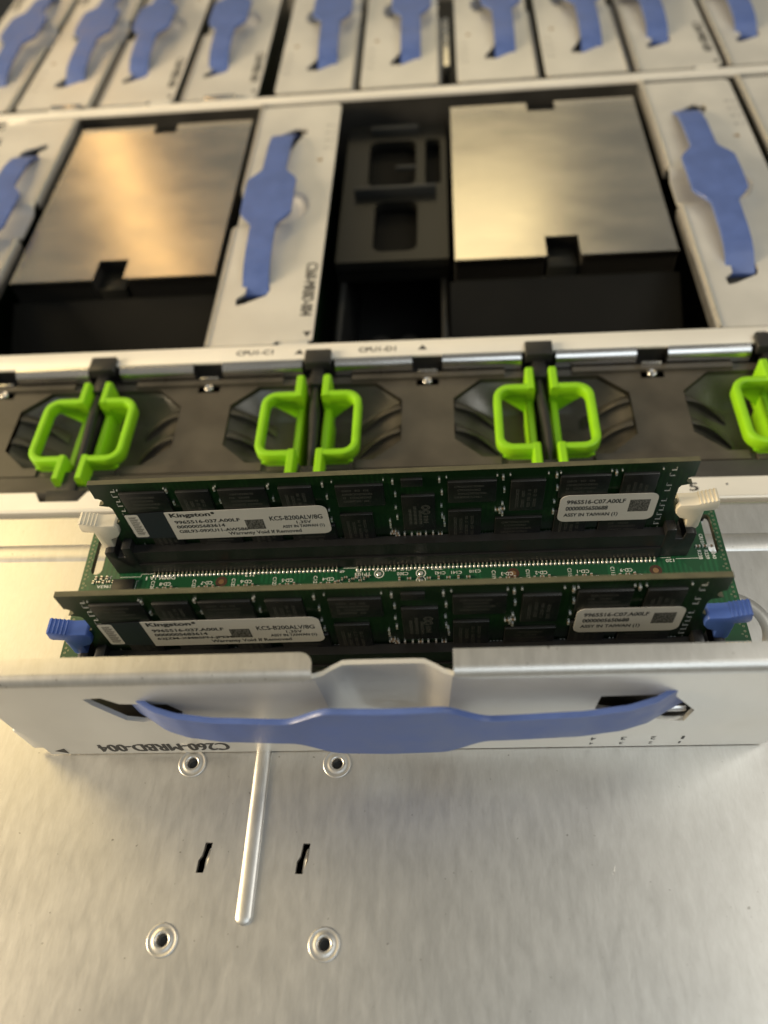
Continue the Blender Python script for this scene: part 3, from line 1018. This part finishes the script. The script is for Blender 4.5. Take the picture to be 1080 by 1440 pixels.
# outlines of the socket footprint
for (x0, x1, y0, y1) in ((-69.8, -64.4, 42.5, 42.62), (-64.4, -61.3, 43.25, 43.37), (-64.5, -64.4, 42.5, 43.3), (-13.0, -9.4, 43.1, 43.25), (67.8, 73.5, 42.9, 43.02), (64.2, 66.6, 43.3, 43.42),
                       (-65.4, -65.27, 38.2, 41.4), (-65.4, -64.8, 41.3, 41.42), (-71.5, -71.37, 38, 41)):
    q.box(x0, x1, y0, y1, 8.008, 8.02)
for k, nm in enumerate(('R240', 'R239', 'R238')):
    silkv(nm, 76.9 - k * 1.6, 43.9, 2.6, .9)
silkv('CR101', 75.0, 48.4, 3.0, .9)
silk('010F', -67.8, 40.9, 3.4, 1.0); silk('680', -67.4, 39.6, 2.4, 1.0); silk('1963A', -73.6, 40.0, 3.6, .9); silk('JZ', -72.8, 42.6, 1.6, .9)
q.build('silkscreen', M['silk'], board, smooth=0)
# small parts on the board
q = MB()
def smd(x, y, l=1.0, w_=.5, h=.45, z=8.0, vert=False):
    if vert:
        q.box(x - w_ / 2, x + w_ / 2, y - l * .25, y + l * .25, z, z + h, 0)
        for s in (-1, 1):
            q.box(x - w_ / 2 - .02, x + w_ / 2 + .02, y + s * l * .25 - (0 if s > 0 else l * .25), y + s * l * .25 + (l * .25 if s > 0 else 0), z, z + h + .03, 1)
    else:
        q.box(x - l * .25, x + l * .25, y - w_ / 2, y + w_ / 2, z, z + h, 0)
        for s in (-1, 1):
            q.box(x + s * l * .25 - (0 if s > 0 else l * .25), x + s * l * .25 + (l * .25 if s > 0 else 0), y - w_ / 2 - .02, y + w_ / 2 + .02, z, z + h + .03, 1)
for x, a_, b_ in cc:
    smd(x + 3.3, 38.9); smd(x + 1.5, 38.6, vert=True); smd(x + 5.0, 38.9, vert=True)
for k in range(8):
    smd(1.0 + 2.4 * k, 39.5, vert=(k % 2 == 0))
for k in range(9):
    smd(-14 + k * .9, 39.4 + .5 * (k % 3), .8, .4, vert=(k % 2 == 1))
for k in range(3):
    smd(73.6 + k * 1.6, 46.2, 1.1, .5)
    smd(-76 + k * 1.4, 42.4, 1.0, .5, vert=True)
for k in range(5):
    smd(-76.5 + k * 1.3, 41.2, .9, .45, vert=(k % 2 == 0))
for k in range(4):
    smd(-68.5 + k * 1.3, 36.0, .9, .45)
tag(q.build('surface_parts', [M['cap'], M['solder']], board, smooth=0), kind='stuff')
q = MB(); q.box(-71.2, -65.6, 37.0, 41.6, 8.0, 8.9)
q.build('regulator_chip', M['chip'], board, bevel=.15)

# sockets with end towers, latches and solder tails
def socket_mesh():
    q = MB()
    q.box(-63.8, 63.8, -3.3, -.95, 8.0, 17.2)
    q.box(-63.8, 63.8, .95, 3.3, 8.0, 17.2)
    q.box(-63.8, 63.8, -1.0, 1.0, 8.0, 11.0)
    q.box(-63.6, 63.6, -3.75, -3.2, 8.2, 12.2)
    q.box(-63.6, 63.6, 3.2, 3.75, 8.2, 12.2)
    return q.mesh('socket', M['socket'], bevel=0.0, smooth=0)
def tower_mesh(s):
    q = MB()
    a = [(63.6, 8.05), (70.6, 8.05), (70.8, 17.4), (70.0, 18.0), (68.2, 18.0), (68.0, 15.5), (66.2, 15.5), (65.9, 19.4), (63.6, 19.4)]
    q.prism([(s * p[0], p[1]) for p in a], -3.5, 3.5, 'Y')
    return q.mesh('end_tower', M['socket'], bevel=.3)
def latch_mesh(s, material):
    q = MB()
    a = [(73.7, 28.0), (70.2, 27.0), (68.6, 26.6), (65.3, 26.6), (64.8, 25.4), (65.0, 23.4), (66.1, 21.8), (68.0, 21.0), (68.4, 16.0), (70.0, 16.0), (71.2, 18.2), (71.1, 24.1), (73.6, 24.4), (74.1, 25.2)]
    q.prism([(s * p[0], p[1]) for p in a], -1.85, 1.85, 'Y')
    ob = q.mesh('latch', material, bevel=.28)
    q = MB()
    for k in range(5):
        x = 69.9 + k * .82
        z = 26.95 + (x - 70.2) * (1.0 / 3.5)
        q.prism([(s * (x - .26), z - .2), (s * (x + .26), z - .2), (s * (x + .16), z + .24), (s * (x - .16), z + .24)], -1.8, 1.8, 'Y')
    return ob, q.mesh('thumb_rib', material, bevel=.08)
def tails_mesh():
    q = MB()
    for k in range(121):
        x = -60.9 + k * 1.03
        if -13.6 < x < -9.6 or x > 63.8: continue
        q.prism([(-3.7, 8.6), (-3.95, 8.55), (-4.3, 8.3), (-4.7, 8.26), (-4.7, 8.05), (-3.7, 8.02)], x - .13, x + .13, 'X', 1)
        q.lathe([(.40, 8.02), (.36, 8.28), (.18, 8.46), (0, 8.5)], x, -4.55, 8)
    return q.mesh('solder_tails', [M['solder'], M['via']], smooth=60)
SOCK, TAILS = socket_mesh(), tails_mesh()
TOW = {s: tower_mesh(s) for s in (1, -1)}
for (yc, mm) in ((47.1, M['ivory']), (18.65, M['blue_latch'])):
    so = put('socket', SOCK, RIS, (0, yc, 0))
    tag(put('solder_tails', TAILS, so), kind='stuff')
    for s in (1, -1):
        put('end_tower', TOW[s], so)
        l1, l2 = latch_mesh(s, mm)
        lo = put('latch', l1, RIS, (0, yc, 0))
        put('thumb_ribs', l2, lo)

# ------------------------------------------------------------------ memory modules
def dimm_board():
    q = MB()
    hw = 66.675
    def side(s):
        pts = [(hw, 30.0), (hw, 24.9)]
        for k in range(7):
            a = math.radians(90 + 30 * k)
            pts.append((hw + 1.25 * math.cos(a) * 1.2, 23.6 + 1.3 * math.sin(a)))
        pts += [(hw, 22.2), (hw - 2.2, 21.6), (hw - 2.6, 20.8), (hw - 2.6, 16.0), (hw - 1.8, 15.2), (hw, 14.9), (hw, 1.0), (hw - 1.0, 0.0)]
        return [(s * p[0], p[1]) for p in pts]
    outer = side(1) + [(-9.8, 0), (-9.8, 3.0), (-12.2, 3.0), (-12.2, 0)] + side(-1)[::-1]
    q.holed(outer, [], -.63, .63, 'Y', 0, 1)
    return q.mesh('board', [M['dimm'], M['edge']], smooth=0)
def chip_mesh(wd, ht):
    q = MB()
    x, z = wd / 2, ht / 2
    A = [(-x, 0, -z), (x, 0, -z), (x, 0, z), (-x, 0, z)]
    B = [(p[0] * .985, -.75, p[2] * .98) for p in A]
    q.face(A); q.face(B)
    for i in range(4):
        q.face([A[i], A[(i + 1) % 4], B[(i + 1) % 4], B[i]])
    return q.mesh('memory_chip', M['chip'], bevel=.14, weld=True)
def marks_mesh(wd, ht, vert, seed):
    """illegible rows of laser print"""
    rr = random.Random(seed)
    q = MB()
    rows = 4
    L_, H_ = (ht, wd) if vert else (wd, ht)
    for k in range(rows):
        v = -H_ * .26 + H_ * .17 * k
        u = -L_ * .36
        while u < L_ * (.12 + .24 * rr.random()):
            c = .28 + .5 * rr.random()
            hh = .30
            if rr.random() > .18:
                for e0, e1, f0, f1 in ((0, c, 0, .09), (0, .1, 0, 2 * hh), (c - .1, c, hh * rr.random(), 2 * hh), (0, c, 2 * hh - .09, 2 * hh)):
                    pts = [(u + e0, v + f0), (u + e1, v + f0), (u + e1, v + f1), (u + e0, v + f1)]
                    if vert:
                        pts = [(-p[1], p[0]) for p in pts]
                    q.face([(p[0], -.765, p[1]) for p in pts])
            u += c + .16
    return q.mesh('chip_marking', M['mark'], smooth=0)
CH, CV = chip_mesh(10.8, 7.6), chip_mesh(7.6, 11.0)
MH = [marks_mesh(10.8, 7.6, False, i) for i in range(3)]
MV = [marks_mesh(7.6, 11.0, True, 10 + i) for i in range(3)]
CREG = chip_mesh(7.6, 13.4)
CS = chip_mesh(4.8, 2.6)
# x, z (above the lower board edge), horizontal?
CHIPS = [(-55.0, 23.4, 1), (-43.6, 21.6, 0), (-32.4, 23.4, 1), (-20.4, 21.6, 0), (-6.1, 23.0, 1),
         (18.8, 23.0, 1), (31.0, 20.8, 0), (43.2, 23.4, 1), (55.0, 21.6, 0),
         (-54.4, 9.2, 0), (-41.6, 8.2, 1), (-30.2, 9.4, 0), (-18.6, 8.2, 1), (-7.8, 10.6, 0),
         (17.2, 10.6, 0), (29.6, 8.8, 1), (41.6, 9.2, 0), (53.6, 8.2, 1)]
CHIPS = [(x, z, h) if not (h == 0 and z > 20) else (x, z, h) for x, z, h in CHIPS]
def dimm_parts_mesh():
    q = MB()
    rr = random.Random(3)
    Y = -.63
    def dot(x, z, a=.22, h=.4, mi=1):
        q.box(x - a, x + a, Y - h, Y - .003, z - a * 1.2, z + a * 1.2, mi)
    def res(x, z, vert=True):
        if vert:
            q.box(x - .22, x + .22, Y - .4, Y - .003, z - .25, z + .25, 0)
            dot(x, z + .36, .2, .42); dot(x, z - .36, .2, .42)
        else:
            q.box(x - .25, x + .25, Y - .4, Y - .003, z - .22, z + .22, 0)
            dot(x - .36, z, .18, .42); dot(x + .36, z, .18, .42)
    # along the top, between chips
    for x in (-49.4, -38.6, -26.4, -14.2, 1.2, 11.6, 25.4, 37.0, 49.6):
        res(x + .2 * rr.random(), 27.0)
        if rr.random() > .4: res(x + .5, 22.5)
        if rr.random() > .3: dot(x + .3, 17.5)
        res(x + .4, 13.6)
    for x in (-60.4, -49.8, -38.0, -26.0, -12.0, -.6, 13.2, 24.2, 27.0, 35.2, 37.8, 48.6, 50.8, 59.4):
        dot(x, 27.9, .13, .3)
    # cluster round the register
    for k in range(7):
        res(1.2 + k * 1.7, 6.2 + .3 * (k % 2), k % 3 != 0)
    for k in range(6):
        dot(-1.5 + k * 2.6, 4.9 + .4 * rr.random(), .18)
    res(-.2, 10.3); res(-.2, 12.0); res(.0, 7.2, False); res(1.0, 7.2, False); res(.4, 8.0, False)
    res(12.4, 12.2); res(12.5, 10.2); res(24.6, 15.3, False); res(25.8, 15.6, False); res(25.2, 14.6)
    # resistor row just above the contacts
    for k in range(56):
        x = -60 + k * 2.18 + .3 * rr.random()
        if rr.random() > .30:
            dot(x, 4.6 + .25 * (k % 2), .15, .25)
    for x in (-55, -41, -35, -23, -12.6, 21.5, 24.3, 36.6, 47, 58.5):
        for k in range(4):
            dot(x + k * .75, 5.6, .17, .3)
    # ladder of little parts along both ends
    for s in (-1, 1):
        for k in range(13):
            z = 5.5 + k * 1.82
            x = s * (61.7 + .0 * k)
            if rr.random() < .2: continue
            z += .3 * (rr.random() - .5)
            q.box(x - .3 - .35 * rr.random(), x + .6, Y - .2, Y - .003, z - .09, z + .09, 2)
            q.box(x - .6, x - .48, Y - .1, Y - .003, z - .1, z + .9, 2) if k % 2 else q.box(x + .48, x + .6, Y - .1, Y - .003, z - .1, z + .9, 2)
    # via dots above the gold contacts
    for k in range(110):
        x = -60.5 + k * 1.1
        q.box(x - .12, x + .12, Y - .03, Y - .003, 3.6, 3.85, 1)
    return q.mesh('surface_parts', [M['cap'], M['solder'], M['dull_silk']], smooth=0)
def contacts_mesh():
    q = MB()
    for k in range(120):
        x = -61 + k * 1.02
        if -12.5 < x < -9.5: continue
        for y0, y1 in ((-.66, -.634), (.634, .66)):
            q.box(x - .38, x + .38, y0, y1, .2, 2.7)
    return q.mesh('contacts', M['gold'], smooth=0)
DB, DP, DC = dimm_board(), dimm_parts_mesh(), contacts_mesh()
fy = lambda yy_: (lambda x, z: (x, yy_, z))
def logo_mesh():
    q = MB()
    for r0, r1, cz in ((1.0, .8, 2.4), (.62, .45, 2.4), (1.0, .8, .6), (.62, .45, .6)):
        N = 16
        for k in range(N):
            a, b_ = 2 * math.pi * k / N, 2 * math.pi * (k + 1) / N
            q.face([(1.6 + r * math.cos(t), -.77, cz + r * .9 * math.sin(t)) for r, t in ((r0, a), (r0, b_), (r1, b_), (r1, a))])
    for k, hgt in enumerate((6.5, 7.6, 5.6)):
        x = -2.4 + 1.15 * k
        for j in range(int(hgt / .55)):
            q.face([(x, -.77, -4 + j * .55), (x + .7, -.77, -4 + j * .55), (x + .7, -.77, -3.72 + j * .55), (x + .1 * (j % 3), -.77, -3.72 + j * .55)])
    for j in range(5):
        q.face([(1.0, -.77, -3.6 + j * .6), (2.1, -.77, -3.6 + j * .6), (2.1 - .2 * (j % 2), -.77, -3.3 + j * .6), (1.0, -.77, -3.3 + j * .6)])
    return q.mesh('chip_marking', M['mark'], smooth=0)
LOGO = logo_mesh()

def memory_module(y, x, z, line3, label):
    t = thing('memory_module', label, 'memory module', (0, 0, 0), group='memory modules standing in the pulled riser')
    wm = Matrix.Translation((-0.01295, 0.06026, 0)) @ Matrix.Rotation(TH, 4, 'Z') @ Matrix.Translation((x * S, y * S, z * S))
    t.matrix_world = wm
    put('board', DB, t)
    put('contacts', DC, t)['kind'] = 'stuff'
    put('surface_parts', DP, t)['kind'] = 'stuff'
    rr = random.Random(len(line3))
    for (cx, cz, h) in CHIPS:
        c = put('memory_chip', CH if h else CV, t, (cx, -.633, cz))
        put('chip_marking', rr.choice(MH if h else MV), c)
    tilt = math.radians(.9 if line3[0] == 'G' else .45)
    c = put('register_chip', CREG, t, (6.7, -.633, 15.6))
    put('chip_marking', LOGO, c)
    put('small_chip', CS, t, (5.6, -.633, 27.0))
    # the big left sticker: dark tamper part, white bar, printed part
    T0 = -1.48
    def sheet(name, poly, mt, th=.06, parent=t):
        q = MB(); q.prism(poly, T0 - th, T0, 'Y'); o = q.build(name, mt, parent, smooth=0)
        cx = sum(p[0] for p in poly) / len(poly)
        cz = 15.0
        o.matrix_local = Matrix.Translation((cx * S, 0, cz * S)) @ Matrix.Rotation(-tilt * (1 if cx < 0 else -.6), 4, 'Y') @ Matrix.Translation((-cx * S, 0, -cz * S))
        return o
    v = sheet('tamper_strip', [(-61.7, 9.9), (-51.9, 9.6), (-51.9, 20.2), (-61.7, 19.6)], M['void'])
    b_ = sheet('bar_label', rrect(-61.6, -58.4, 10.4, 19.4, .5), M['label'], .09)
    q = MB()
    for k in range(17):
        z0 = 11.3 + k * .44
        q.box(-60.9, -59.3 + .25 * (k % 3), T0 - .1, T0 - .093, z0, z0 + .2 + .08 * (k % 2))
    q.build('printing', M['grey_ink'], b_, smooth=0)
    lab = sheet('label', rrect(-52.0, -14.2, 9.4, 20.4, 1.9, 6, (0, 1, 1, 0)), M['label'], .10)
    q = MB()
    F = fy(T0 - .115)
    add_text(q, 'Kingston', -51.0, 17.9, 9.6, 2.1, F, 0.035)
    N = 14
    q.face([(-40.75 + .45 * math.cos(2 * math.pi * k / N), T0 - .115, 19.5 + .45 * math.sin(2 * math.pi * k / N)) for k in range(N)])
    add_text(q, '9965516-037.A00LF', -50.6, 15.75, 15.6, 1.35, F, 0.026)
    add_text(q, '0000005683614', -50.6, 13.9, 11.6, 1.3, F, 0.026)
    add_text(q, line3, -50.6, 12.0, 16.6, 1.3, F, 0.026)
    add_text(q, 'Warranty Void If Removed', -39.0, 9.95, 17.6, 1.75, F, 0.02)
    add_text(q, 'KCS-B200ALV/8G', -28.0, 15.4, 12.4, 1.75, F, 0.02)
    add_text(q, '1.35V', -22.0, 13.85, 3.5, 1.15, F, 0.026)
    add_text(q, 'ASSY IN TAIWAN (1)', -25.6, 11.95, 10.0, 1.5, F, 0.026)
    q.build('printing', M['ink'], lab, smooth=0)
    q = MB(); q.box(-34.0, -29.6, T0 - .113, T0 - .105, 12.3, 16.2)
    q.build('code_patch', M['smudge'], lab, smooth=0)
    l2 = sheet('label', rrect(38.4, 60.0, 10.6, 20.6, 1.9, 6), M['label'], .10)
    q = MB()
    add_text(q, '9965516-C07.A00LF', 39.9, 17.3, 13.0, 1.6, F, 0.026)
    add_text(q, '0000005650688', 39.9, 14.9, 9.4, 1.6, F, 0.026)
    add_text(q, 'ASSY IN TAIWAN (1)', 39.7, 12.2, 12.2, 1.7, F, 0.026)
    q.build('printing', M['ink'], l2, smooth=0)
    q = MB(); q.box(53.9, 58.4, T0 - .113, T0 - .105, 13.9, 18.4)
    q.build('code_patch', M['smudge'], l2, smooth=0)
    return t
memory_module(47.1, 0, 10.9, 'G8L93-09XU11-AW586', 'green memory module held by ivory latches, the rear of the two upright')
memory_module(18.65, 0, 10.9, '62JZM-XMBSPN-JPEM', 'green memory module held by blue latches, nearest the carry strap')
